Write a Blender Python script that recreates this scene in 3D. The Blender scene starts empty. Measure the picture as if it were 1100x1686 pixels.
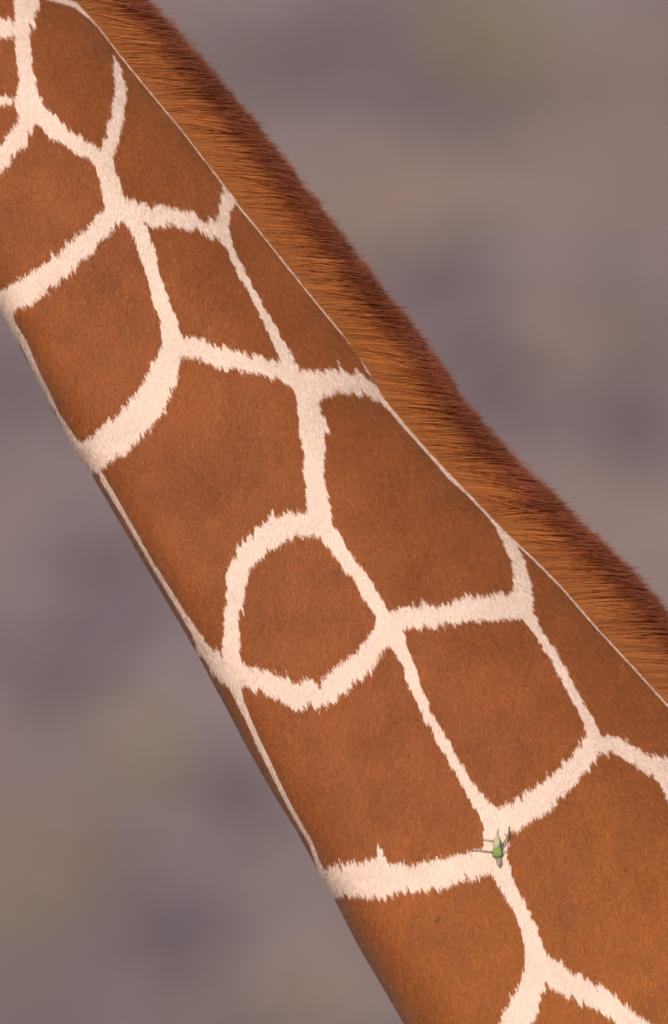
import bpy, math, random
import numpy as np
from mathutils import Vector

# ------------------------------------------------------------------ camera, sky, sun, exposure
sc = bpy.context.scene
COL = sc.collection
S = 1.0 / 1100.0            # metres per unit of the giraffe's side drawing (u right, v down)
ZC = 3.60                   # height of the drawing's centre above the ground
U0, V0 = 550.0, 843.0
D = 20.0                    # the photographer stands twenty metres away

CAMP = Vector((0.0, -D, 3.05))
AIM = Vector((0.0, 0.0, ZC))
dist = (AIM - CAMP).length
cam = bpy.data.cameras.new("camera")
cam_o = bpy.data.objects.new("camera", cam)
COL.objects.link(cam_o)
cam_o.location = CAMP
cam_o.rotation_euler = (AIM - CAMP).to_track_quat('-Z', 'Y').to_euler()
cam.sensor_fit = 'VERTICAL'
cam.sensor_height = 36.0
cam.lens = 36.0 * dist / (1686.0 * S)
cam.clip_start = 0.5
cam.clip_end = 9000.0
cam.dof.use_dof = True
cam.dof.focus_distance = dist - 0.12
cam.dof.aperture_fstop = 2.8
sc.camera = cam_o

SUN_DIR = Vector((-0.26, -0.90, 0.36)).normalized()      # towards the sun
world = bpy.data.worlds.new("World")
sc.world = world
world.use_nodes = True
wn = world.node_tree.nodes
wl = world.node_tree.links
wn.clear()
sky = wn.new("ShaderNodeTexSky")
sky.sky_type = 'NISHITA'
sky.sun_disc = False
sky.sun_elevation = math.asin(SUN_DIR.z)
sky.sun_rotation = math.atan2(SUN_DIR.x, SUN_DIR.y)
bg = wn.new("ShaderNodeBackground")
bg.inputs['Strength'].default_value = 0.10
wo = wn.new("ShaderNodeOutputWorld")
wl.new(sky.outputs[0], bg.inputs[0])
wl.new(bg.outputs[0], wo.inputs[0])

sun = bpy.data.lights.new("sun", 'SUN')
sun.energy = 4.0
sun.angle = math.radians(0.53)
sun.color = (1.0, 0.90, 0.78)
sun_o = bpy.data.objects.new("sun", sun)
COL.objects.link(sun_o)
sun_o.location = (0, -30, 40)
sun_o.rotation_euler = SUN_DIR.to_track_quat('Z', 'Y').to_euler()

sc.view_settings.view_transform = 'Standard'
sc.view_settings.look = 'None'
sc.view_settings.exposure = 0.0
sc.view_settings.gamma = 1.0
sc.view_settings.use_curve_mapping = False
try:
    sc.cycles.use_denoising = True
    sc.cycles.max_bounces = 5
    sc.cycles.diffuse_bounces = 3
    sc.cycles.filter_width = 1.7
except Exception:
    pass

rng = np.random.default_rng(11)
random.seed(5)

# ------------------------------------------------------------------ helpers
_TAB = np.random.default_rng(3).random((256, 256)).astype(np.float32)

def vnoise(x, y, seed=0):
    """smooth value noise, 0..1, one lattice cell per unit"""
    x = np.asarray(x, float) + seed * 17.31
    y = np.asarray(y, float) + seed * 41.77
    xi = np.floor(x).astype(int); yi = np.floor(y).astype(int)
    fx = x - xi; fy = y - yi
    fx = fx * fx * (3 - 2 * fx); fy = fy * fy * (3 - 2 * fy)
    a = _TAB[xi & 255, yi & 255]; b = _TAB[(xi + 1) & 255, yi & 255]
    c = _TAB[xi & 255, (yi + 1) & 255]; d = _TAB[(xi + 1) & 255, (yi + 1) & 255]
    return (a * (1 - fx) + b * fx) * (1 - fy) + (c * (1 - fx) + d * fx) * fy

def sstep(a, b, x):
    t = np.clip((x - a) / (b - a), 0, 1)
    return t * t * (3 - 2 * t)

def mesh_from_arrays(name, verts, quads=None, tris=None, colour=None, attr="coat", smooth_quads=True, smooth_tris=False):
    me = bpy.data.meshes.new(name)
    verts = np.asarray(verts, np.float32)
    nq = 0 if quads is None else len(quads)
    nt = 0 if tris is None else len(tris)
    me.vertices.add(len(verts))
    me.vertices.foreach_set("co", verts.ravel())
    idx = []
    if nq: idx.append(np.asarray(quads, np.int32).ravel())
    if nt: idx.append(np.asarray(tris, np.int32).ravel())
    idx = np.concatenate(idx)
    me.loops.add(len(idx))
    me.loops.foreach_set("vertex_index", idx)
    me.polygons.add(nq + nt)
    starts = np.concatenate([np.arange(nq) * 4, nq * 4 + np.arange(nt) * 3]).astype(np.int32)
    me.polygons.foreach_set("loop_start", starts)
    sm = np.concatenate([np.full(nq, smooth_quads), np.full(nt, smooth_tris)])
    me.polygons.foreach_set("use_smooth", sm)
    if colour is not None:
        at = me.attributes.new(attr, 'FLOAT_COLOR', 'POINT')
        c = np.ones((len(verts), 4), np.float32)
        c[:, :3] = colour
        at.data.foreach_set("color", c.ravel())
    me.update(calc_edges=True)
    me.validate()
    return me

def link(name, me, mat=None, parent=None):
    o = bpy.data.objects.new(name, me)
    if mat is not None and me is not None:
        me.materials.append(mat)
    COL.objects.link(o)
    if parent is not None:
        o.parent = parent
        o.matrix_parent_inverse = parent.matrix_world.inverted()
    return o

def principled(name, rough=0.6, colour=(0.5, 0.5, 0.5)):
    m = bpy.data.materials.new(name)
    m.use_nodes = True
    b = m.node_tree.nodes["Principled BSDF"]
    b.inputs["Roughness"].default_value = rough
    b.inputs["Base Color"].default_value = (*colour, 1)
    return m, m.node_tree, b

def attr_material(name, attr, rough, spec=0.3, sheen=0.0, noise=None):
    m, nt, b = principled(name, rough)
    a = nt.nodes.new("ShaderNodeAttribute")
    a.attribute_name = attr
    out = a.outputs["Color"]
    if noise:
        scale, lo, hi = noise
        tc = nt.nodes.new("ShaderNodeTexCoord")
        n = nt.nodes.new("ShaderNodeTexNoise")
        n.inputs["Scale"].default_value = scale
        n.inputs["Detail"].default_value = 4
        nt.links.new(tc.outputs["Object"], n.inputs["Vector"])
        r = nt.nodes.new("ShaderNodeMapRange")
        r.inputs["From Min"].default_value = 0.3
        r.inputs["From Max"].default_value = 0.7
        r.inputs["To Min"].default_value = lo
        r.inputs["To Max"].default_value = hi
        nt.links.new(n.outputs["Fac"], r.inputs["Value"])
        v = nt.nodes.new("ShaderNodeVectorMath")
        v.operation = 'SCALE'
        nt.links.new(out, v.inputs[0])
        nt.links.new(r.outputs[0], v.inputs["Scale"])
        out = v.outputs[0]
    nt.links.new(out, b.inputs["Base Color"])
    b.inputs["Specular IOR Level"].default_value = spec
    if sheen:
        b.inputs["Sheen Weight"].default_value = sheen
        b.inputs["Sheen Roughness"].default_value = 0.5
        b.inputs["Sheen Tint"].default_value = (1.0, 0.9, 0.8, 1)
    return m

def world_pt(u, v, y=0.0):
    return np.stack([(np.asarray(u, float) - U0) * S, np.zeros_like(np.asarray(u, float)) + y, ZC + (V0 - np.asarray(v, float)) * S], -1)

def chart_of(p):
    """side drawing coordinates of points on the animal's flank, as seen square on from its side"""
    k = 1.0 / (1.0 + np.minimum(p[:, 1], 0.0) / D)
    return U0 + p[:, 0] * k / S, V0 - (p[:, 2] - ZC) * k / S

# ------------------------------------------------------------------ ground and hillside
HILL_Y, HILL_SLOPE = 200.0, 0.30

def ground_z(x, y):
    x = np.asarray(x, float); y = np.asarray(y, float)
    t = np.clip(y - HILL_Y, -25, None) + 25
    ramp = np.where(t < 50, t * t / 100.0, t - 25.0)
    ramp = 300.0 * (1 - np.exp(-ramp / 300.0))
    far = sstep(150, 230, y)
    z = HILL_SLOPE * ramp * (1 + 0.10 * np.sin(x / 210.0 + 0.7) * far)
    z += far * ((vnoise(x / 14.0, y / 18.0, 2) - 0.5) * 1.1 + (vnoise(x / 4.1, y / 4.7, 3) - 0.5) * 0.35)
    z += (1 - far) * (vnoise(x / 9.0, y / 9.0, 4) - 0.5) * 0.12 * sstep(6, 20, np.hypot(x, y))
    return z

# patches of different dry growth over the hillside: (x, y, radius, kind)
GROWTH = [
    (3.5, 281.0, 1.3, 5.0, 'olive', 1.3),
    (0.7, 277.6, 1.49, 5.3, 'slate', 0.8),
    (2.5, 265.7, 1.17, 4.2, 'slate', 0.8),
    (1.2, 256.4, 1.01, 3.6, 'earth', 0.7),
    (5.2, 257.8, 1.14, 4.1, 'earth', 0.5),
    (6.9, 259.4, 0.89, 3.2, 'earth', 0.8),
    (1.9, 249.7, 1.1, 3.9, 'slate', 0.5),
    (5.9, 251.0, 1.36, 4.8, 'slate', 0.3),
    (4.6, 245.3, 0.97, 3.4, 'earth', 0.9),
    (6.3, 274.3, 0.94, 3.3, 'earth', 0.4),
    (5.4, 237.5, 1.4, 5.0, 'slate', 0.5),
    (3.2, 241.5, 0.83, 3.0, 'slate', 0.6),
    (-6.0, 240.7, 1.19, 4.2, 'slate', 1),
    (-5.9, 233.6, 1.04, 3.7, 'earth', 0.25),
    (-3.9, 225.7, 1.23, 4.4, 'slate', 0.8),
    (-2.9, 215.7, 1.18, 4.2, 'olive', 0.35),
    (-1.6, 211.9, 0.95, 3.4, 'slate', 0.8),
    (-5.2, 204.0, 1.02, 3.6, 'olive', 0.35),
    (-5.0, 206.7, 0.72, 2.6, 'earth', 0.6),
    (-2.7, 201.6, 1.11, 4.0, 'slate', 1.0),
    (-0.2, 194.9, 1.2, 4.6, 'straw', 1.0),
    (-5.0, 193.8, 0.68, 2.4, 'earth', 0.5),
    (-4.4, 210.4, 0.94, 3.4, 'earth', 0.5),
    (-5.3, 219.9, 0.98, 3.5, 'slate', 0.5),
    (-0.9, 274.4, 1.07, 3.8, 'slate', 0.7),
]
HAZED_SOIL = np.array((0.270, 0.197, 0.197))  # brown soil with the purple-grey of distance haze mixed into its colour
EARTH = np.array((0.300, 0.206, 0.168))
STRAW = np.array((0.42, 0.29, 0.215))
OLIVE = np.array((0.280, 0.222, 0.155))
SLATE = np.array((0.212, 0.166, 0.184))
KIND_COL = {"earth": EARTH, "straw": STRAW, "olive": OLIVE, "slate": SLATE}
def build_ground():
    xs = np.concatenate([[-4000, -2000, -1000, -500, -250, -120, -70, -45], np.arange(-30, 30.1, 0.5), [45, 70, 120, 250, 500, 1000, 2000, 4000]])
    ys = np.concatenate([[-4000, -1500, -500, -200, -100, -60], np.arange(-40, 160, 5.0), np.arange(160, 300, 0.5), [305, 312, 325, 345, 380, 450, 600, 900, 1500, 2500, 5000]])
    X, Y = np.meshgrid(xs, ys)
    Z = ground_z(X, Y)
    v = np.stack([X, Y, Z], -1).reshape(-1, 3)
    ny, nx = X.shape
    i = np.arange(ny * nx).reshape(ny, nx)
    q = np.stack([i[:-1, :-1], i[:-1, 1:], i[1:, 1:], i[1:, :-1]], -1).reshape(-1, 4)
    x, y = v[:, 0], v[:, 1]
    n1 = vnoise(x / 4.2, y / 14.0, 7)[:, None]; n2 = vnoise(x / 2.0, y / 7.0, 8)[:, None]; n3 = vnoise(x / 6.0, y / 20.0, 9)[:, None]
    c = HAZED_SOIL * (0.86 + 0.28 * n2)
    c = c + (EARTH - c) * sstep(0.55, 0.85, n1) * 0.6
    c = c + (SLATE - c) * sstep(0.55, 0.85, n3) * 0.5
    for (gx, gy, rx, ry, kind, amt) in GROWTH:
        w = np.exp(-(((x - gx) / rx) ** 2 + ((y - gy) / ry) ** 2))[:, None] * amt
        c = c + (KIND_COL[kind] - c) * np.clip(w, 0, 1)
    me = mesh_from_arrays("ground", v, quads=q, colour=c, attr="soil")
    m = attr_material("hazed_savanna_soil", "soil", 0.95, 0.1, noise=(0.9, 0.85, 1.15))
    o = link("ground", me, m)
    o["kind"] = "structure"

build_ground()

def build_scrub():
    """low dry shrubs all over the hillside; far out of focus"""
    r = np.random.default_rng(21)
    verts, quads, cols = [], [], []
    n = 0
    def shrub(x, y, rad, h, base, k):
        nonlocal n
        z = float(ground_z(x, y))
        a = r.random(k) * 2 * math.pi
        t = np.sqrt(r.random(k)) * rad
        hh = r.random(k) ** 0.7
        env = np.sqrt(np.clip(1 - (hh - 0.35) ** 2 / 0.45, 0.05, 1))
        cx = x + np.cos(a) * t * env; cy = y + np.sin(a) * t * env; cz = z + hh * h
        d = r.normal(size=(k, 2, 3)); d /= np.linalg.norm(d, axis=2, keepdims=True)
        s1 = (0.10 + 0.16 * r.random(k))[:, None] * (0.6 + 0.5 * rad)
        e1 = d[:, 0] * s1; e2 = d[:, 1] * s1 * 0.6
        c0 = np.stack([cx, cy, cz], -1)
        q = np.stack([c0 - e1, c0 - e2, c0 + e1, c0 + e2], 1)
        verts.append(q.reshape(-1, 3))
        quads.append(n + np.arange(k * 4).reshape(k, 4))
        cc = base * (0.75 + 0.5 * r.random(k))[:, None]
        cols.append(np.repeat(cc, 4, 0))
        n += k * 4
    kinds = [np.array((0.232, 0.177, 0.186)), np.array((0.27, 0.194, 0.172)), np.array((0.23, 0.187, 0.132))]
    for _ in range(700):
        x = r.uniform(-28, 28); y = r.uniform(186, 296)
        rad = r.uniform(0.25, 0.8)
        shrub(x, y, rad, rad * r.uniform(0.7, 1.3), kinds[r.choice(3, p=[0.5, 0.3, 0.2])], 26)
    for (gx, gy, rx, ry, kind, amt) in GROWTH:
        if kind in ("earth", "straw"):
            continue
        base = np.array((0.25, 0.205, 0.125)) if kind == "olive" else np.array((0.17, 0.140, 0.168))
        for _ in range(12 if amt > 0.4 else 3):
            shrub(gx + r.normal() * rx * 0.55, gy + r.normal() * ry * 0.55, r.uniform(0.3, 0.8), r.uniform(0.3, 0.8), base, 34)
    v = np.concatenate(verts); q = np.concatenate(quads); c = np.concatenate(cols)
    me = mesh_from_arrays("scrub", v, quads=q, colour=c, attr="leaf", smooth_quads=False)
    m = attr_material("dry_shrub_leaves", "leaf", 0.85, 0.1)
    o = link("scrub", me, m)
    o["kind"] = "stuff"
    o["label"] = "low dry scrub blurred on the hillside behind the giraffe"
    o["category"] = "scrub"

build_scrub()

# ------------------------------------------------------------------ giraffe: outline of throat side (L) and nape side (R)
L_IN = [(-470, -400), (-370, -190), (-250, 50), (-120, 293), (-60, 405), (0, 512), (23, 548), (48, 597), (73, 643), (92, 682), (122, 736), (149, 775), (199, 860),
        (250, 946), (300, 1030), (334, 1090), (355, 1130), (375, 1166), (403, 1220), (425, 1260), (454, 1310), (488, 1364), (525, 1433),
        (555, 1485), (592, 1558), (626, 1615), (667, 1686), (720, 1780), (790, 1900), (870, 2030), (960, 2170)]
R_IN = [(-240, -560), (-170, -420), (-80, -265), (30, -120), (130, 0), (167, 40), (197, 80), (251, 146), (301, 206), (368, 293), (434, 378), (479, 435),
        (528, 496), (569, 546), (612, 608), (636, 652), (677, 702), (714, 744), (773, 806), (832, 868), (882, 914), (927, 959),
        (986, 1027), (1032, 1077), (1100, 1152), (1180, 1232), (1258, 1303), (1360, 1385), (1480, 1470)]
# matching places on the two outlines and half the neck's thickness there (m)
MATCH = [((-470, -400), (-240, -560), .095), ((-120, 293), (251, 146), .115), ((0, 512), (368, 293), .122), ((149, 775), (569, 546), .132), ((334, 1090), (800, 834), .146),
         ((525, 1433), (1032, 1077), .166), ((667, 1686), (1258, 1303), .19), ((960, 2170), (1480, 1470), .27)]
HEAD = [((-985, -290), (-985, -355), .018), ((-978, -270), (-972, -385), .045), ((-930, -285), (-915, -440), .055), ((-800, -370), (-760, -580), .062), ((-680, -440), (-590, -745), .095),
        ((-580, -480), (-420, -815), .110), ((-530, -480), (-310, -760), .105), ((-495, -440), (-265, -650), .098)]
TORSO = [((1090, 2360), (1580, 1530), .34), ((1290, 2560), (1720, 1580), .40), ((1600, 2740), (1880, 1630), .43), ((2000, 2800), (2120, 1710), .45), ((2450, 2760), (2470, 1830), .44),
         ((2850, 2650), (2840, 1950), .40), ((3120, 2560), (3130, 2060), .32), ((3290, 2440), (3290, 2190), .20), ((3340, 2350), (3340, 2290), .05)]

def arc(poly):
    p = np.array(poly, float)
    return p, np.concatenate([[0], np.cumsum(np.hypot(*np.diff(p, axis=0).T))])

def dense(poly, ctrl, n, sigma):
    p, a = arc(poly)
    fine = np.linspace(0, a[-1], 6000)
    fp = np.stack([np.interp(fine, a, p[:, 0]), np.interp(fine, a, p[:, 1])], -1)
    at = [fine[np.argmin(np.hypot(fp[:, 0] - c[0], fp[:, 1] - c[1]))] for c in ctrl]
    g = np.exp(-0.5 * (np.arange(-60, 61) / 60.0 * 3) ** 2); g /= g.sum()
    t = np.linspace(0, len(ctrl) - 1, n)
    # smooth the correspondences so the rings turn evenly
    pos = np.interp(t, np.arange(len(ctrl)), at)
    k = max(3, n // 14)
    ker = np.ones(2 * k + 1) / (2 * k + 1)
    pad = np.concatenate([2 * pos[0] - pos[k:0:-1], pos, 2 * pos[-1] - pos[-2:-k - 2:-1]])
    pos = np.convolve(pad, ker, 'valid')
    step = fine[1]
    ks = max(1, int(sigma / step))
    gg = np.exp(-0.5 * (np.arange(-3 * ks, 3 * ks + 1) / ks) ** 2); gg /= gg.sum()
    sm = []
    for j in range(2):
        q = fp[:, j]
        q = np.concatenate([2 * q[0] - q[3 * ks:0:-1], q, 2 * q[-1] - q[-2:-3 * ks - 2:-1]])
        sm.append(np.interp(pos, fine, np.convolve(q, gg, 'valid')))
    return np.stack(sm, -1), t

NR = 620
Ln, tt = dense(L_IN, [m[0] for m in MATCH], NR, 10)
Rn, _ = dense(R_IN, [m[1] for m in MATCH], NR, 10)
bn = np.interp(tt, np.arange(len(MATCH)), [m[2] for m in MATCH])
bn = np.convolve(np.pad(bn, 40, mode='edge'), np.ones(81) / 81, 'valid')

def fill(ctrl, per):
    c = np.array([[*a, *b, w] for a, b, w in ctrl], float)
    n = len(c)
    out = []
    for t in np.linspace(0, n - 1, (n - 1) * per + 1):
        i = min(int(t), n - 2); f = t - i
        p0, p1, p2, p3 = c[max(i - 1, 0)], c[i], c[i + 1], c[min(i + 2, n - 1)]
        out.append(0.5 * ((2 * p1) + (-p0 + p2) * f + (2 * p0 - 5 * p1 + 4 * p2 - p3) * f * f + (-p0 + 3 * p1 - 3 * p2 + p3) * f ** 3))
    return np.array(out)

n0 = [*Ln[0], *Rn[0], bn[0]]; n1 = [*Ln[-1], *Rn[-1], bn[-1]]
hd = fill(HEAD + [((n0[0], n0[1]), (n0[2], n0[3]), n0[4])], 5)[:-1]
to = fill([((n1[0], n1[1]), (n1[2], n1[3]), n1[4])] + TORSO, 6)[1:]
RL = np.concatenate([hd[:, 0:2], Ln, to[:, 0:2]])
RR = np.concatenate([hd[:, 2:4], Rn, to[:, 2:4]])
RB = np.concatenate([hd[:, 4], bn, to[:, 4]])
NECK0, NECK1 = len(hd), len(hd) + NR

NN, NF = 280, 70

def side_profile(n):
    """half a cross-section, nape (x=1) to throat (x=-1): a crest at the nape, a rounded windpipe at the throat"""
    a = np.linspace(0, math.pi, 4001)
    x = np.cos(a)
    y = np.where(x > 0, np.clip(1 - x * x, 0, 1) ** 0.9, np.clip(1 - np.abs(x) ** 4.6, 0, 1) ** (1 / 3.2))
    l = np.concatenate([[0], np.cumsum(np.hypot(np.diff(x), 0.62 * np.diff(y)))])
    t = np.linspace(0, l[-1], n, endpoint=False)
    return np.interp(t, l, x), np.interp(t, l, y)

xn, yn = side_profile(NN)
xf, yf = side_profile(NF)
xf = -xf
# the far side runs back from throat to nape
yf = -np.interp(xf, np.sort(np.append(xn, -1)), np.append(yn, 0)[np.argsort(np.append(xn, -1))])
cx_ = np.concatenate([xn, xf]); sy_ = np.concatenate([yn, yf])
phi = np.concatenate([np.linspace(0, math.pi, NN, endpoint=False), np.linspace(math.pi, 2 * math.pi, NF, endpoint=False)])
NP = len(phi)
A = world_pt(RL[:, 0], RL[:, 1]); B = world_pt(RR[:, 0], RR[:, 1])
C = (A + B) / 2; H = (B - A) / 2
GRID = C[:, None, :] + H[:, None, :] * cx_[None, :, None]
GRID[:, :, 1] = -RB[:, None] * sy_[None, :]
# a slight dip along the neck's side: muscle above, windpipe below
flank = np.clip(np.sin(phi), 0, 1)[None, :] ** 2
ss = np.arange(len(RB))[:, None]
GRID[:, :, 1] += flank * 0.008 * np.cos((phi[None, :] / math.pi - 0.66) * 9.0) * ((ss >= NECK0) & (ss < NECK1 + 20))
# long soft muscle relief under the skin
GRID[:, :, 1] += np.clip(np.sin(phi), 0, 1)[None, :] * 0.011 * (vnoise(ss / 95.0 + 0.0 * phi[None, :], phi[None, :] * 2.3 + ss / 160.0, 17) - 0.5)

# ------------------------------------------------------------------ coat pattern: the pale net, as (u, v, width) strokes on the flank
NET = [
 [(46,-30,44),(44,0,44),(39,30,34),(35,60,25),(40,105,27),(44,146,34),(53,185,44)],
 [(-30,44,34),(8,46,34),(30,52,28)],
 [(-30,163,20),(6,167,20),(14,170,15)],
 [(26,168,14),(45,185,30)],
 [(50,195,38),(22,236,34),(-30,290,42)],
 [(60,190,36),(100,222,28),(135,245,28),(171,268,32)],
 [(182,82,2),(190,105,11),(197,146,20),(193,188,26),(184,230,24),(173,265,26)],
 [(171,268,30),(181,300,34),(186,326,38),(192,347,40)],
 [(192,347,40),(250,356,30),(300,361,31),(335,373,28),(364,382,28)],
 [(371,299,12),(374,325,26),(367,355,25),(362,380,28)],
 [(366,385,24),(379,413,14),(401,458,15),(427,506,16),(449,549,18),(473,595,24)],
 [(190,350,40),(158,384,32),(120,419,41),(75,460,44),(35,487,46),(2,502,46),(-20,512,46)],
 [(212,360,26),(229,385,30),(242,418,29),(252,456,25),(262,494,27),(277,533,29),(284,568,38)],
 [(286,572,42),(303,572,40),(347,586,36),(382,597,35),(430,604,31),(470,612,34),(500,630,44)],
 [(284,575,40),(268,620,46),(252,655,54),(228,690,60),(200,716,58),(172,737,56),(150,755,54)],
 [(505,635,50),(545,630,42),(580,631,36),(610,640,30),(632,657,18)],
 [(605,592,4),(614,613,12),(626,642,18)],
 [(503,640,42),(508,680,40),(512,705,44),(515,740,38),(516,780,36),(520,815,38),(526,845,42),(526,866,44)],
 [(526,866,42),(480,867,42),(433,889,44),(405,917,42),(392,945,38),(386,985,32),(380,1028,30),(381,1080,33),(382,1105,36)],
 [(535,876,28),(563,916,26),(592,953,25),(626,1010,26),(637,1036,34)],
 [(637,1036,36),(605,1086,38),(570,1115,42),(530,1146,44),(490,1148,46),(441,1128,38),(395,1112,34),(372,1103,34)],
 [(638,1025,34),(690,1019,42),(736,1013,37),(768,1007,40),(805,1003,42),(855,1001,44)],
 [(645,1045,40),(656,1066,28),(669,1090,22),(679,1124,22),(694,1156,21),(704,1180,19),(725,1216,20),(743,1249,20),(761,1281,21),(785,1318,25),(808,1348,34)],
 [(819,860,18),(834,887,20),(849,920,24),(856,948,28),(859,975,34),(858,1000,36)],
 [(864,1008,26),(884,1041,18),(914,1089,16),(941,1141,16),(964,1179,18),(977,1212,28)],
 [(978,1222,32),(1018,1231,28),(1040,1246,28),(1072,1264,32),(1100,1268,44),(1140,1262,40)],
 [(1086,1268,36),(1104,1300,30),(1125,1350,30)],
 [(977,1224,34),(955,1260,38),(929,1285,40),(907,1306,42),(878,1329,47),(847,1346,48),(824,1358,48)],
 [(816,1355,42),(817,1385,46),(815,1415,46),(825,1439,34),(837,1466,29),(855,1497,26),(869,1530,30),(876,1556,32),(886,1590,42)],
 [(534,1450,40),(560,1452,50),(585,1451,60),(622,1450,64),(659,1452,50),(714,1444,50),(760,1434,45),(805,1420,44)],
 [(621,1390,2),(627,1412,14),(632,1430,26)],
 [(884,1600,44),(875,1633,42),(866,1655,47),(853,1680,50),(835,1720,52)],
 [(895,1594,42),(930,1620,42),(970,1641,40),(1004,1661,38),(1040,1688,36),(1090,1722,36)],
 [(557,596,1),(560,607,7),(562,620,14)], [(541,714,1),(532,702,12),(524,690,18)], [(448,840,1),(448,850,9),(447,862,20)], [(625,1180,1),(540,1172,1)],
 # throat line
 [(3,507,34),(21,537,12.4),(39,565,10.8),(58,607,8.3),(77,644,6.7),(95,681,4.9),(123,728,10.8),(147,756,30)],
 [(151,759,26),(169,789,9.1),(207,853,6.7),(251,930,5.8),(301,1011,8.3),(321,1042,11.6),(337,1074,24),(361,1097,38),(385,1125,24),(395,1156,11.6),(408,1184,9.1),(429,1232,9.1),(456,1287,7.5),(481,1336,6.7),(511,1387,5.8),(527,1429,8.3)],
 # nape line
 [(77,-6,10.2),(122,6,10.2),(147,24,11.2),(164,43,8.6),(192,85,3.4),(246,151,2.8),(296,211,2.8),(363,299,2.8)],
 [(380,325,2.8),(429,384,2.5),(474,441,2.5),(523,502,2.5),(563,551,2.5),(590,584,2.8),(606,613,5.1)],
 [(631,658,12.0),(672,707,9.4),(709,749,7.7),(740,784,10.2),(770,811,9.4),(801,843,10.2),(817,860,13.7)],
 [(824,871,5.1),(877,921,2.8),(921,965,2.8),(980,1033,2.5),(1026,1083,2.5),(1095,1159,2.8),(1176,1239,2.8)],
]
EDGE_N = 6
SEG = np.array([(*a, *b) for st in NET for a, b in zip(st[:-1], st[1:]) if st[0][0] != 625], np.float32)
IN_EDGE = np.array([max(a[2], b[2]) < 16 and st in NET[-EDGE_N:] for st in NET for a, b in zip(st[:-1], st[1:]) if st[0][0] != 625])
FLOW = np.array((0.27, 0.963)); FLOW /= np.hypot(*FLOW)
SMUDGES = [(345, 810, 55), (440, 1025, 38), (600, 1290, 60), (180, 480, 55), (760, 760, 60), (690, 1590, 60), (380, 470, 45)]
DOTS = [(911, 1437, 3.2), (1029, 1437, 2.6), (719, 1521, 4.0), (716, 1470, 2.0), (722, 1515, 3.0)]

def net_distance(u, v, thin=False):
    """signed distance (drawing units) to the pale net; negative inside"""
    best = np.full(len(u), 1e9, np.float32)
    u = u.astype(np.float32); v = v.astype(np.float32)
    for (x0, y0, w0, x1, y1, w1), k in zip(SEG, IN_EDGE):
        if k != thin:
            continue
        pad = max(w0, w1) / 2 + 26
        idx = np.nonzero((u > min(x0, x1) - pad) & (u < max(x0, x1) + pad) & (v > min(y0, y1) - pad) & (v < max(y0, y1) + pad))[0]
        if len(idx) == 0:
            continue
        dx, dy = x1 - x0, y1 - y0
        pu, pv = u[idx] - x0, v[idx] - y0
        t = np.clip((pu * dx + pv * dy) / (dx * dx + dy * dy), 0, 1)
        d = np.hypot(pu - dx * t, pv - dy * t) - (w0 + (w1 - w0) * t) / 2
        best[idx] = np.minimum(best[idx], d)
    return best

_vr = np.random.default_rng(8)
_vs = []
for _ in range(2600):
    _vs.append((_vr.uniform(-1.5, 3.0), _vr.uniform(-0.6, 0.6), _vr.uniform(0.0, 5.5)))
_vs = np.array(_vs)

def cell_pattern(p):
    """net of polygons for the parts of the animal turned away or out of the picture"""
    keep = []
    for s in _vs:
        if all((s[0] - k[0]) ** 2 + (s[1] - k[1]) ** 2 + (s[2] - k[2]) ** 2 > 0.19 ** 2 for k in keep):
            keep.append(s)
    keep = np.array(keep)
    out = np.empty(len(p), np.float32)
    for i in range(0, len(p), 20000):
        d = np.sort(np.linalg.norm(p[i:i + 20000, None, :] - keep[None], axis=2), axis=1)[:, :2] if False else None
        dd = ((p[i:i + 20000, None, :] - keep[None]) ** 2).sum(2)
        two = np.sqrt(np.partition(dd, 1, axis=1)[:, :2])
        out[i:i + 20000] = two[:, 1] - two[:, 0] - 0.030
    return out / S

BROWN = np.array((0.212, 0.0612, 0.0172))
CREAM = np.array((0.700, 0.530, 0.455))

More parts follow.
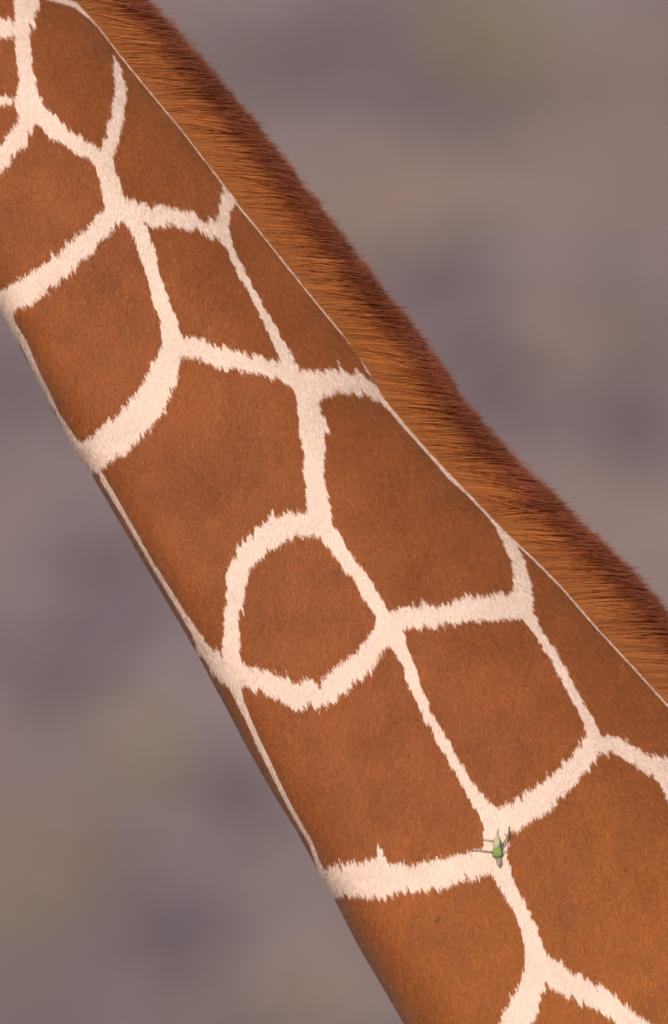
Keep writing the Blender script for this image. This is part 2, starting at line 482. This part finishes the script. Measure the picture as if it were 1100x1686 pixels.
def coat_colour(p, jitter, seed, per_hair=None):
    u, v = chart_of(p)
    near = (p[:, 1] < 0.012) & (u > -28) & (u < 1128) & (v > -28) & (v < 1714)
    across = u * FLOW[1] - v * FLOW[0]
    along = u * FLOW[0] + v * FLOW[1]
    # locks of hair pull the edge of the net up and down along the lie of the coat
    saw = (vnoise(across / 4.2, along / 42.0, 1) - 0.5) * 9.5 + (vnoise(across / 9.0, along / 60.0, 2) - 0.5) * 8 + np.maximum(vnoise(across / 7.0, along / 50.0, 3) - 0.78, 0) * 40 - np.maximum(vnoise(across / 6.0, along / 50.0, 4) - 0.80, 0) * 40
    wob = (vnoise(u / 26.0, v / 26.0, 5) - 0.5) * 5.0
    rag = (vnoise(u / 5.5 + 0.4 * v / 5.5, v / 8.0, 6) - 0.5) * 5.0
    sh = saw * (0.35 + 1.15 * vnoise(u / 38.0, v / 38.0, 16)) + jitter
    d = np.full(len(p), 1e3, np.float32)
    i = np.nonzero(near)[0]
    if len(i):
        d[i] = net_distance((u - sh * FLOW[0])[i], (v - sh * FLOW[1])[i]) + wob[i] * 0.5 + rag[i] + 1.3
        d[i] = np.minimum(d[i], net_distance(u[i], v[i], True) + rag[i] * 0.15)
    j = np.nonzero(~near)[0]
    if len(j):
        d[j] = cell_pattern(p[j])
    w = 1 - sstep(-0.9, 0.9, d)
    n_big = vnoise(u / 120.0, v / 120.0, 11); n_mid = vnoise(u / 34.0, v / 40.0, 12); n_fine = vnoise(across / 6.0, along / 16.0, 13)
    tone = 0.855 + 0.15 * n_big + 0.21 * n_mid + 0.10 * n_fine
    for (du, dv, r) in SMUDGES:
        tone = tone - 0.09 * np.exp(-((u - du) ** 2 + (v - dv) ** 2) / (r * r))
    warm = sstep(1150, 1650, v + 0.5 * u - 330) * 0.10
    br = BROWN * tone[:, None] * np.stack([1 + warm, 1 + 1.3 * warm, 1 - 0.2 * warm], -1)
    for (du, dv, r) in DOTS:
        k = np.hypot(u - du, v - dv) < r
        br[k] *= 0.6
    cr = CREAM * (0.95 + 0.08 * n_mid)[:, None] * np.stack([np.ones(len(u)), 0.985 + 0.03 * n_fine, 0.96 + 0.08 * n_fine], -1)
    if per_hair is not None:
        br *= per_hair[:, None]
        cr *= (1 + (per_hair - 1) * 0.35)[:, None]
    return br * (1 - w[:, None]) + cr * w[:, None]

# ------------------------------------------------------------------ body surface with the four legs growing out of it
verts = [GRID.reshape(-1, 3)]
gi = np.arange(len(RB) * NP).reshape(len(RB), NP)
qmask = np.ones((len(RB) - 1, NP), bool)
centre_u = (RL[:, 0] + RR[:, 0]) / 2
nv = len(RB) * NP
leg_quads = []
LEGS = []          # foot places for the hooves

def ring_range(u0, u1):
    ids = np.nonzero((centre_u > u0) & (centre_u < u1) & (np.arange(len(RB)) > NECK1))[0]
    return ids[0], ids[-1]

def grow_leg(u0, u1, side, stations):
    """open a window low on the torso and carry its rim down to the fetlock, ring by ring"""
    global nv
    r0, r1 = ring_range(u0, u1)
    if side < 0: c0, c1 = int(NN * 0.70), int(NN * 0.93)
    else: c0, c1 = NN + int(NF * 0.07), NN + int(NF * 0.30)
    qmask[r0:r1, c0:c1] = False
    loop = [gi[r0, c] for c in range(c0, c1)] + [gi[r, c1] for r in range(r0, r1)] + [gi[r1, c] for c in range(c1, c0, -1)] + [gi[r, c0] for r in range(r1, r0, -1)]
    P = GRID.reshape(-1, 3)[loop]
    mid = P.mean(0)
    ang = np.arctan2(P[:, 1] - mid[1], P[:, 0] - mid[0])
    prev = np.array(loop)
    for (x, y, z, rx, ry) in stations:
        ring = np.stack([x + rx * np.cos(ang), y + ry * np.sin(ang), np.full(len(ang), z)], -1)
        verts.append(ring)
        idx = nv + np.arange(len(loop)); nv += len(loop)
        nxt = np.roll(np.arange(len(loop)), -1)
        leg_quads.append(np.stack([prev, prev[nxt], idx[nxt], idx], -1))
        prev = idx
    LEGS.append((stations[-1][0], stations[-1][1]))

def ux(u): return (u - U0) * S
for side in (-1, 1):
    y = 0.24 * side
    fx = ux(1560) + (0.10 if side > 0 else -0.04)
    grow_leg(1420, 1880, side, [(fx, y * 1.15, 1.75, .20, .11), (fx, y, 1.50, .135, .085), (fx + .01, y * .95, 1.20, .095, .07), (fx, y * .92, .96, .075, .062), (fx - .01, y * .92, .88, .085, .07),
             (fx, y * .92, .78, .062, .052), (fx, y * .92, .50, .047, .043), (fx, y * .92, .26, .048, .045), (fx - .01, y * .92, .17, .058, .052), (fx - .03, y * .92, .11, .055, .05)])
    hx = ux(2960) + (0.12 if side > 0 else -0.05)
    grow_leg(2640, 3130, side, [(hx - .10, y * 1.05, 1.72, .24, .12), (hx - .14, y, 1.50, .19, .10), (hx - .04, y * .95, 1.25, .12, .08), (hx + .08, y * .92, 1.00, .085, .062), (hx + .11, y * .92, .90, .085, .06),
             (hx + .09, y * .92, .78, .062, .05), (hx + .06, y * .92, .50, .048, .043), (hx + .03, y * .92, .26, .049, .045), (hx + .02, y * .92, .17, .058, .052), (hx, y * .92, .11, .055, .05)])

q = np.stack([gi[:-1], np.roll(gi[:-1], -1, 1), np.roll(gi[1:], -1, 1), gi[1:]], -1)[qmask]
quads = np.concatenate([q] + leg_quads)
skin_v = np.concatenate(verts)
skin_c = coat_colour(skin_v, np.full(len(skin_v), 4.0), 0)
# muzzle, and lower legs pale
zl = skin_v[:, 2]
pale = sstep(0.95, 0.75, zl)[:, None] * np.ones((1, 3))
skin_c = skin_c * (1 - pale) + CREAM * 0.95 * pale

# ------------------------------------------------------------------ short coat lying along the neck
def scatter_coat(n):
    s0 = NECK0 + 60
    a = GRID[s0:NECK1 - 30]
    P00 = a[:-1]; P10 = a[1:]; P01 = np.roll(a, -1, 1)[:-1]; P11 = np.roll(a, -1, 1)[1:]
    nrm = np.cross(P01 - P00, P10 - P00)
    area = np.linalg.norm(nrm, axis=2)
    nrm = nrm / (area[:, :, None] + 1e-12)
    out = P00 - C[s0:NECK1 - 31][:, None, :]
    sg = np.sign((nrm * out).sum(2)); nrm *= sg[:, :, None]
    cu, cv = U0 + P00[:, :, 0] / S, V0 - (P00[:, :, 2] - ZC) / S
    inside = (cu > -70) & (cu < 1170) & (cv > -90) & (cv < 1750) & (P00[:, :, 1] < 0.05)
    wgt = (area * inside).ravel(); wgt /= wgt.sum()
    pick = rng.choice(len(wgt), n, p=wgt)
    i, j = np.unravel_index(pick, area.shape)
    f, g = rng.random(n)[:, None], rng.random(n)[:, None]
    p = (P00[i, j] * (1 - f) + P10[i, j] * f) * (1 - g) + (P01[i, j] * (1 - f) + P11[i, j] * f) * g
    # smoother normals: blend with the neighbours around the ring
    nn = nrm[i, j]
    tan = (P10 - P00)[i, j]
    tan = tan / (np.linalg.norm(tan, axis=1, keepdims=True) + 1e-12)
    return p, nn, tan, np.abs(cx_[j]) ** 5

NH = 460000
hp, hn, ht, hedge = scatter_coat(NH)
fl = np.array((FLOW[0], 0.0, -FLOW[1]))
flw = fl[None] * (1 - hedge)[:, None] + ht * hedge[:, None]
hd_ = flw - hn * (hn * flw).sum(1)[:, None]
hd_ /= np.linalg.norm(hd_, axis=1, keepdims=True) + 1e-9
side = np.cross(hd_, hn)
uu, vv = chart_of(hp)
turn = (vnoise(uu / 60, vv / 60, 21) - 0.5) * 0.5 + rng.normal(0, 0.13, NH)
hd_ = hd_ * np.cos(turn)[:, None] + side * np.sin(turn)[:, None]
side = np.cross(hd_, hn)
length = 0.0082 * (0.7 + 0.6 * rng.random(NH))
width = 0.0017 * (0.75 + 0.5 * rng.random(NH))
roll = rng.normal(0, 0.16, NH)
sd = side * np.cos(roll)[:, None] + hn * np.sin(roll)[:, None]
lift = 0.0006 + 0.0011 * rng.random(NH)
root = hp + hn * 0.00035 - hd_ * (length * 0.3)[:, None]
hv = np.empty((NH, 3, 3), np.float32)
hv[:, 0] = root - sd * (width / 2)[:, None]
hv[:, 1] = root + sd * (width / 2)[:, None]
hv[:, 2] = root + hd_ * length[:, None] + hn * lift[:, None]
hc = coat_colour(hp, rng.normal(0, 2.2, NH), 0, per_hair=np.clip(1 + rng.normal(0, 0.14, NH), 0.5, 1.6))
base = len(skin_v)
all_v = np.concatenate([skin_v, hv.reshape(-1, 3)])
all_c = np.concatenate([skin_c, np.repeat(hc, 3, 0)])
tri = base + np.arange(NH * 3).reshape(NH, 3)

giraffe = bpy.data.objects.new("giraffe", None)
COL.objects.link(giraffe)
giraffe.location = (float(ux(2200)), 0, 0)
giraffe["label"] = "reticulated giraffe, its chestnut neck netted with cream lines and edged by a dark tipped mane"
giraffe["category"] = "giraffe"
bpy.context.view_layer.update()

coat_mat = attr_material("giraffe_coat", "coat", 0.68, 0.15, sheen=0.13)
body = link("body", mesh_from_arrays("body", all_v, quads=quads, tris=tri, colour=all_c), coat_mat, giraffe)

# ------------------------------------------------------------------ mane
def hair_material():
    """hair lets part of the light through"""
    m = attr_material("mane_hair", "hair", 0.6, 0.12)
    nt = m.node_tree
    b = nt.nodes["Principled BSDF"]; out = nt.nodes["Material Output"]
    a = [n for n in nt.nodes if n.bl_idname == "ShaderNodeAttribute"][0]
    tr = nt.nodes.new("ShaderNodeBsdfTranslucent"); mx = nt.nodes.new("ShaderNodeMixShader")
    nt.links.new(a.outputs["Color"], tr.inputs["Color"])
    mx.inputs[0].default_value = 0.50
    nt.links.new(b.outputs[0], mx.inputs[1]); nt.links.new(tr.outputs[0], mx.inputs[2])
    nt.links.new(mx.outputs[0], out.inputs["Surface"])
    return m

def build_mane():
    n = 120000
    m0, m1 = NECK0 + 20, NECK1 - 60
    t = rng.random(n) * (m1 - m0 - 1) + m0
    i = t.astype(int); f = (t - i)[:, None]
    Rw = B[i] * (1 - f) + B[i + 1] * f
    tan = B[np.minimum(i + 55, len(B) - 1)] - B[np.maximum(i - 55, 0)]
    tan /= np.linalg.norm(tan, axis=1, keepdims=True)
    nor = np.stack([-tan[:, 2], np.zeros(n), tan[:, 0]], -1)
    nor *= np.sign(nor[:, 0] + nor[:, 2])[:, None]
    y = np.clip(rng.normal(0, 0.0055, n), -0.010, 0.010)
    Rw = Rw - nor * 0.0085
    Rw[:, 1] = y
    along = (t - m0) * 0.0042
    clump = vnoise(along / 0.012, y / 0.006, 31)
    clump2 = vnoise(along / 0.045, y / 0.05, 32)
    sweep = 0.66 + 0.22 * (clump2 - 0.5) + 0.20 * (clump - 0.5) + rng.normal(0, 0.075, n)      # leans back along the neck
    d0 = nor * np.cos(sweep)[:, None] + tan * np.sin(sweep)[:, None]
    splay = y / 0.010 * 0.16 + rng.normal(0, 0.05, n)
    d0 = d0 * np.cos(splay)[:, None]; d0[:, 1] += np.sin(splay)
    L = 0.119 * (0.86 + 0.13 * clump + 0.12 * clump2) * (1 - 0.22 * rng.random(n) ** 1.6)
    short = rng.random(n) < 0.22
    L = np.where(short, L * rng.uniform(0.45, 0.85, n), L)
    stray = rng.random(n) < 0.07
    L = np.where(stray & ~short, L * rng.uniform(1.03, 1.12, n), L)
    droop = 0.10 + 0.12 * rng.random(n)
    K = 5
    fr = np.array([0, 0.28, 0.55, 0.80, 1.0])
    pts = np.empty((n, K, 3))
    for k in range(K):
        bend = droop * fr[k] ** 2
        pts[:, k] = Rw + d0 * (L * fr[k])[:, None] + tan * (L * bend * 0.5)[:, None]
    a = rng.random(n) * math.pi
    ax = d0 / np.linalg.norm(d0, axis=1, keepdims=True)
    e1 = np.cross(ax, np.array((0.0, 1.0, 0.0))); e1 /= np.linalg.norm(e1, axis=1, keepdims=True)
    e2 = np.cross(ax, e1)
    a = rng.normal(0, 0.4, n)
    w = e1 * np.cos(a)[:, None] + e2 * np.sin(a)[:, None]
    wid = np.array([1.1, 1.1, 1.05, 0.9, 0.2]) * 0.00052
    v = np.empty((n, K, 2, 3), np.float32)
    for k in range(K):
        v[:, k, 0] = pts[:, k] - w * wid[k]
        v[:, k, 1] = pts[:, k] + w * wid[k]
    GOLD = np.array((0.470, 0.168, 0.050)); DARKROOT = np.array((0.42, 0.155, 0.048)); MAROON = np.array((0.215, 0.046, 0.0175)); TIP = np.array((0.32, 0.105, 0.058))
    c = np.empty((n, K, 2, 3), np.float32)
    shade = (0.92 + 0.16 * clump + 0.08 * rng.normal(0, 1, n)).clip(0.45, 1.5)
    turnpt = 0.57 + 0.20 * (clump2 - 0.5) + 0.20 * (clump - 0.5) + rng.normal(0, 0.07, n)
    turnpt = np.where(short, turnpt + 0.25, turnpt)
    for k in range(K):
        g = DARKROOT + (GOLD - DARKROOT) * min(1, fr[k] / 0.25)
        m = sstep(-0.13, 0.13, fr[k] * (L / 0.128) - turnpt)[:, None]
        end = MAROON if k < 4 else TIP
        col = g[None] * shade[:, None] * (1 - m) + (end * (0.7 + 0.6 * clump2)[:, None]) * m
        c[:, k, 0] = col; c[:, k, 1] = col
    idx = np.arange(n * K * 2).reshape(n, K, 2)
    qd = np.stack([idx[:, :-1, 0], idx[:, :-1, 1], idx[:, 1:, 1], idx[:, 1:, 0]], -1).reshape(-1, 4)
    me = mesh_from_arrays("mane", v.reshape(-1, 3), quads=qd, colour=c.reshape(-1, 3), attr="hair", smooth_quads=False)
    o = link("mane", me, hair_material(), giraffe)
    o["kind"] = "stuff"

build_mane()

# ------------------------------------------------------------------ rest of the animal
def tube(pts, rads, k=12, cap=True):
    pts = [Vector(p) for p in pts]
    v, qd = [], []
    for i, p in enumerate(pts):
        t = (pts[min(i + 1, len(pts) - 1)] - pts[max(i - 1, 0)]).normalized()
        e1 = t.cross(Vector((0.13, 0.97, 0.2))).normalized(); e2 = t.cross(e1)
        for j in range(k):
            a = 2 * math.pi * j / k
            r = rads[i]
            rx, ry = (r if isinstance(r, tuple) else (r, r))
            v.append(p + e1 * math.cos(a) * rx + e2 * math.sin(a) * ry)
    for i in range(len(pts) - 1):
        for j in range(k):
            qd.append((i * k + j, i * k + (j + 1) % k, (i + 1) * k + (j + 1) % k, (i + 1) * k + j))
    f = list(qd)
    if cap:
        f.append(tuple(range(k - 1, -1, -1))); f.append(tuple((len(pts) - 1) * k + j for j in range(k)))
    return v, f

def tube_obj(name, pts, rads, mat, parent, k=12):
    v, f = tube(pts, rads, k)
    me = bpy.data.meshes.new(name)
    me.from_pydata([tuple(p) for p in v], [], f)
    me.polygons.foreach_set("use_smooth", np.ones(len(me.polygons), bool))
    me.update()
    return link(name, me, mat, parent)

def noisy(name, colour, rough, scale, amt):
    m, nt, b = principled(name, rough, colour)
    tc = nt.nodes.new("ShaderNodeTexCoord"); n = nt.nodes.new("ShaderNodeTexNoise"); r = nt.nodes.new("ShaderNodeValToRGB")
    n.inputs["Scale"].default_value = scale; n.inputs["Detail"].default_value = 3
    r.color_ramp.elements[0].position = 0.3; r.color_ramp.elements[1].position = 0.7
    r.color_ramp.elements[0].color = (*[c * (1 - amt) for c in colour], 1); r.color_ramp.elements[1].color = (*[min(1, c * (1 + amt)) for c in colour], 1)
    nt.links.new(tc.outputs["Object"], n.inputs["Vector"]); nt.links.new(n.outputs["Fac"], r.inputs["Fac"]); nt.links.new(r.outputs["Color"], b.inputs["Base Color"])
    return m

horn_m = noisy("dark_hoof_horn", (0.06, 0.045, 0.035), 0.5, 30, 0.3)
fur_m = noisy("short_brown_fur", (0.22, 0.09, 0.035), 0.8, 60, 0.3)
black_m = noisy("black_hair", (0.02, 0.016, 0.014), 0.6, 60, 0.3)
eye_m = noisy("dark_eye", (0.012, 0.008, 0.006), 0.08, 10, 0.2)
for (x, y) in LEGS:
    tube_obj("hoof", [(x, y, 0.13), (x - .02, y, 0.09), (x - .045, y, 0.0)], [(.05, .052), (.066, .068), (.080, .092)], horn_m, giraffe, 16)
for sy in (-1, 1):
    p = world_pt(-455, -800)
    tube_obj("ossicone", [(p[0] + .02, sy * .045, p[2] - .06), (p[0] + .03, sy * .052, p[2] + .04), (p[0] + .05, sy * .058, p[2] + .11), (p[0] + .055, sy * .06, p[2] + .135)], [.034, .026, .029, .014], fur_m, giraffe)
    e = world_pt(-370, -720)
    tube_obj("ear", [(e[0], sy * .09, e[2]), (e[0] + .05, sy * .16, e[2] + .02), (e[0] + .08, sy * .23, e[2] + .02), (e[0] + .09, sy * .27, e[2])], [(.02, .025), (.018, .048), (.012, .036), (.003, .006)], fur_m, giraffe)
    g = world_pt(-590, -640)
    tube_obj("eye", [(g[0], sy * .088, g[2]), (g[0], sy * .102, g[2]), (g[0], sy * .110, g[2]), (g[0], sy * .113, g[2])], [.026, .022, .014, .003], eye_m, giraffe)
tp = world_pt(3330, 2300)
tail = tube_obj("tail", [(tp[0] - .03, 0, tp[2]), (tp[0] + .05, 0, tp[2] - .15), (tp[0] + .07, 0, tp[2] - .6), (tp[0] + .07, .01, tp[2] - .95)], [.05, .035, .02, .012], fur_m, giraffe)
tube_obj("tail_tuft", [(tp[0] + .07, .01, tp[2] - .9), (tp[0] + .08, .01, tp[2] - 1.05), (tp[0] + .08, .01, tp[2] - 1.3), (tp[0] + .08, .01, tp[2] - 1.5)], [.012, .045, .04, .006], black_m, tail)

# ------------------------------------------------------------------ green insect on the pale stripe
def flank_point(u, v, off=0.0):
    """the near flank under a place of the side drawing"""
    g = GRID[NECK0:NECK1, 5:NN - 5].reshape(-1, 3)
    cu, cv = chart_of(g)
    k = np.argmin((cu - u) ** 2 + (cv - v) ** 2)
    p = world_pt(u, v)
    kk = 1 + g[k, 1] / D
    return Vector((float(p[0] * kk), float(g[k, 1]) - off, float(ZC + (p[2] - ZC) * kk)))

def build_insect():
    root = bpy.data.objects.new("insect", None)
    COL.objects.link(root)
    root.location = flank_point(820, 1404)
    root["label"] = "tiny green insect with thin grey legs clinging to the cream stripe of the neck"
    root["category"] = "insect"
    bpy.context.view_layer.update()
    green = noisy("green_shell", (0.17, 0.25, 0.065), 0.85, 500, 0.4)
    pale = noisy("pale_green_shell", (0.34, 0.36, 0.20), 0.85, 300, 0.2)
    grey = noisy("grey_shell", (0.26, 0.20, 0.18), 0.85, 300, 0.3)
    dark = noisy("dark_leg", (0.085, 0.085, 0.05), 0.85, 300, 0.3)
    F = flank_point
    tube_obj("thorax", [F(820, 1393, .005), F(819, 1400, .007), F(818.5, 1407, .0075), F(819, 1413, .007), F(821, 1418, .005)], [(.003, .002), (.0055, .003), (.0072, .004), (.0085, .0035), (.003, .002)], green, root, 10)
    tube_obj("wing", [F(819, 1380, .006), F(818.5, 1388, .008), F(817.5, 1396, .010), F(816, 1404, .010)], [(.0012, .0010), (.0045, .0015), (.0055, .0018), (.002, .001)], pale, root, 8)
    tube_obj("abdomen", [F(820, 1414, .005), F(821, 1421, .0055), F(822, 1428, .0055), F(823, 1433, .004)], [(.003, .002), (.0042, .0025), (.0036, .0022), (.001, .0008)], grey, root, 10)
    def leg(a, mat, r): tube_obj("leg", a, [0.72 * r * (1 - 0.45 * i / (len(a) - 1)) for i in range(len(a))], mat, root, 6)
    leg([F(814, 1390, .006), F(803, 1388, .007), F(793, 1387.5, .004), F(787, 1381, .001)], grey, .0011)
    leg([F(812, 1408, .006), F(797, 1406, .007), F(786, 1405, .005), F(776, 1407, .001)], grey, .0014)
    leg([F(820, 1396, .007), F(829, 1394, .010), F(837, 1380, .010), F(838, 1366, .003)], dark, .0018)
    leg([F(825, 1404, .006), F(831, 1391, .008), F(835, 1383, .008), F(831, 1378, .002)], dark, .0014)
    leg([F(824, 1409, .006), F(831, 1407, .007), F(836, 1409, .001)], grey, .0012)
    tube_obj("antenna", [F(819, 1382, .006), F(818.5, 1376, .007), F(819.5, 1368, .006)], [.0007, .0005, .0003], dark, root, 5)

build_insect()
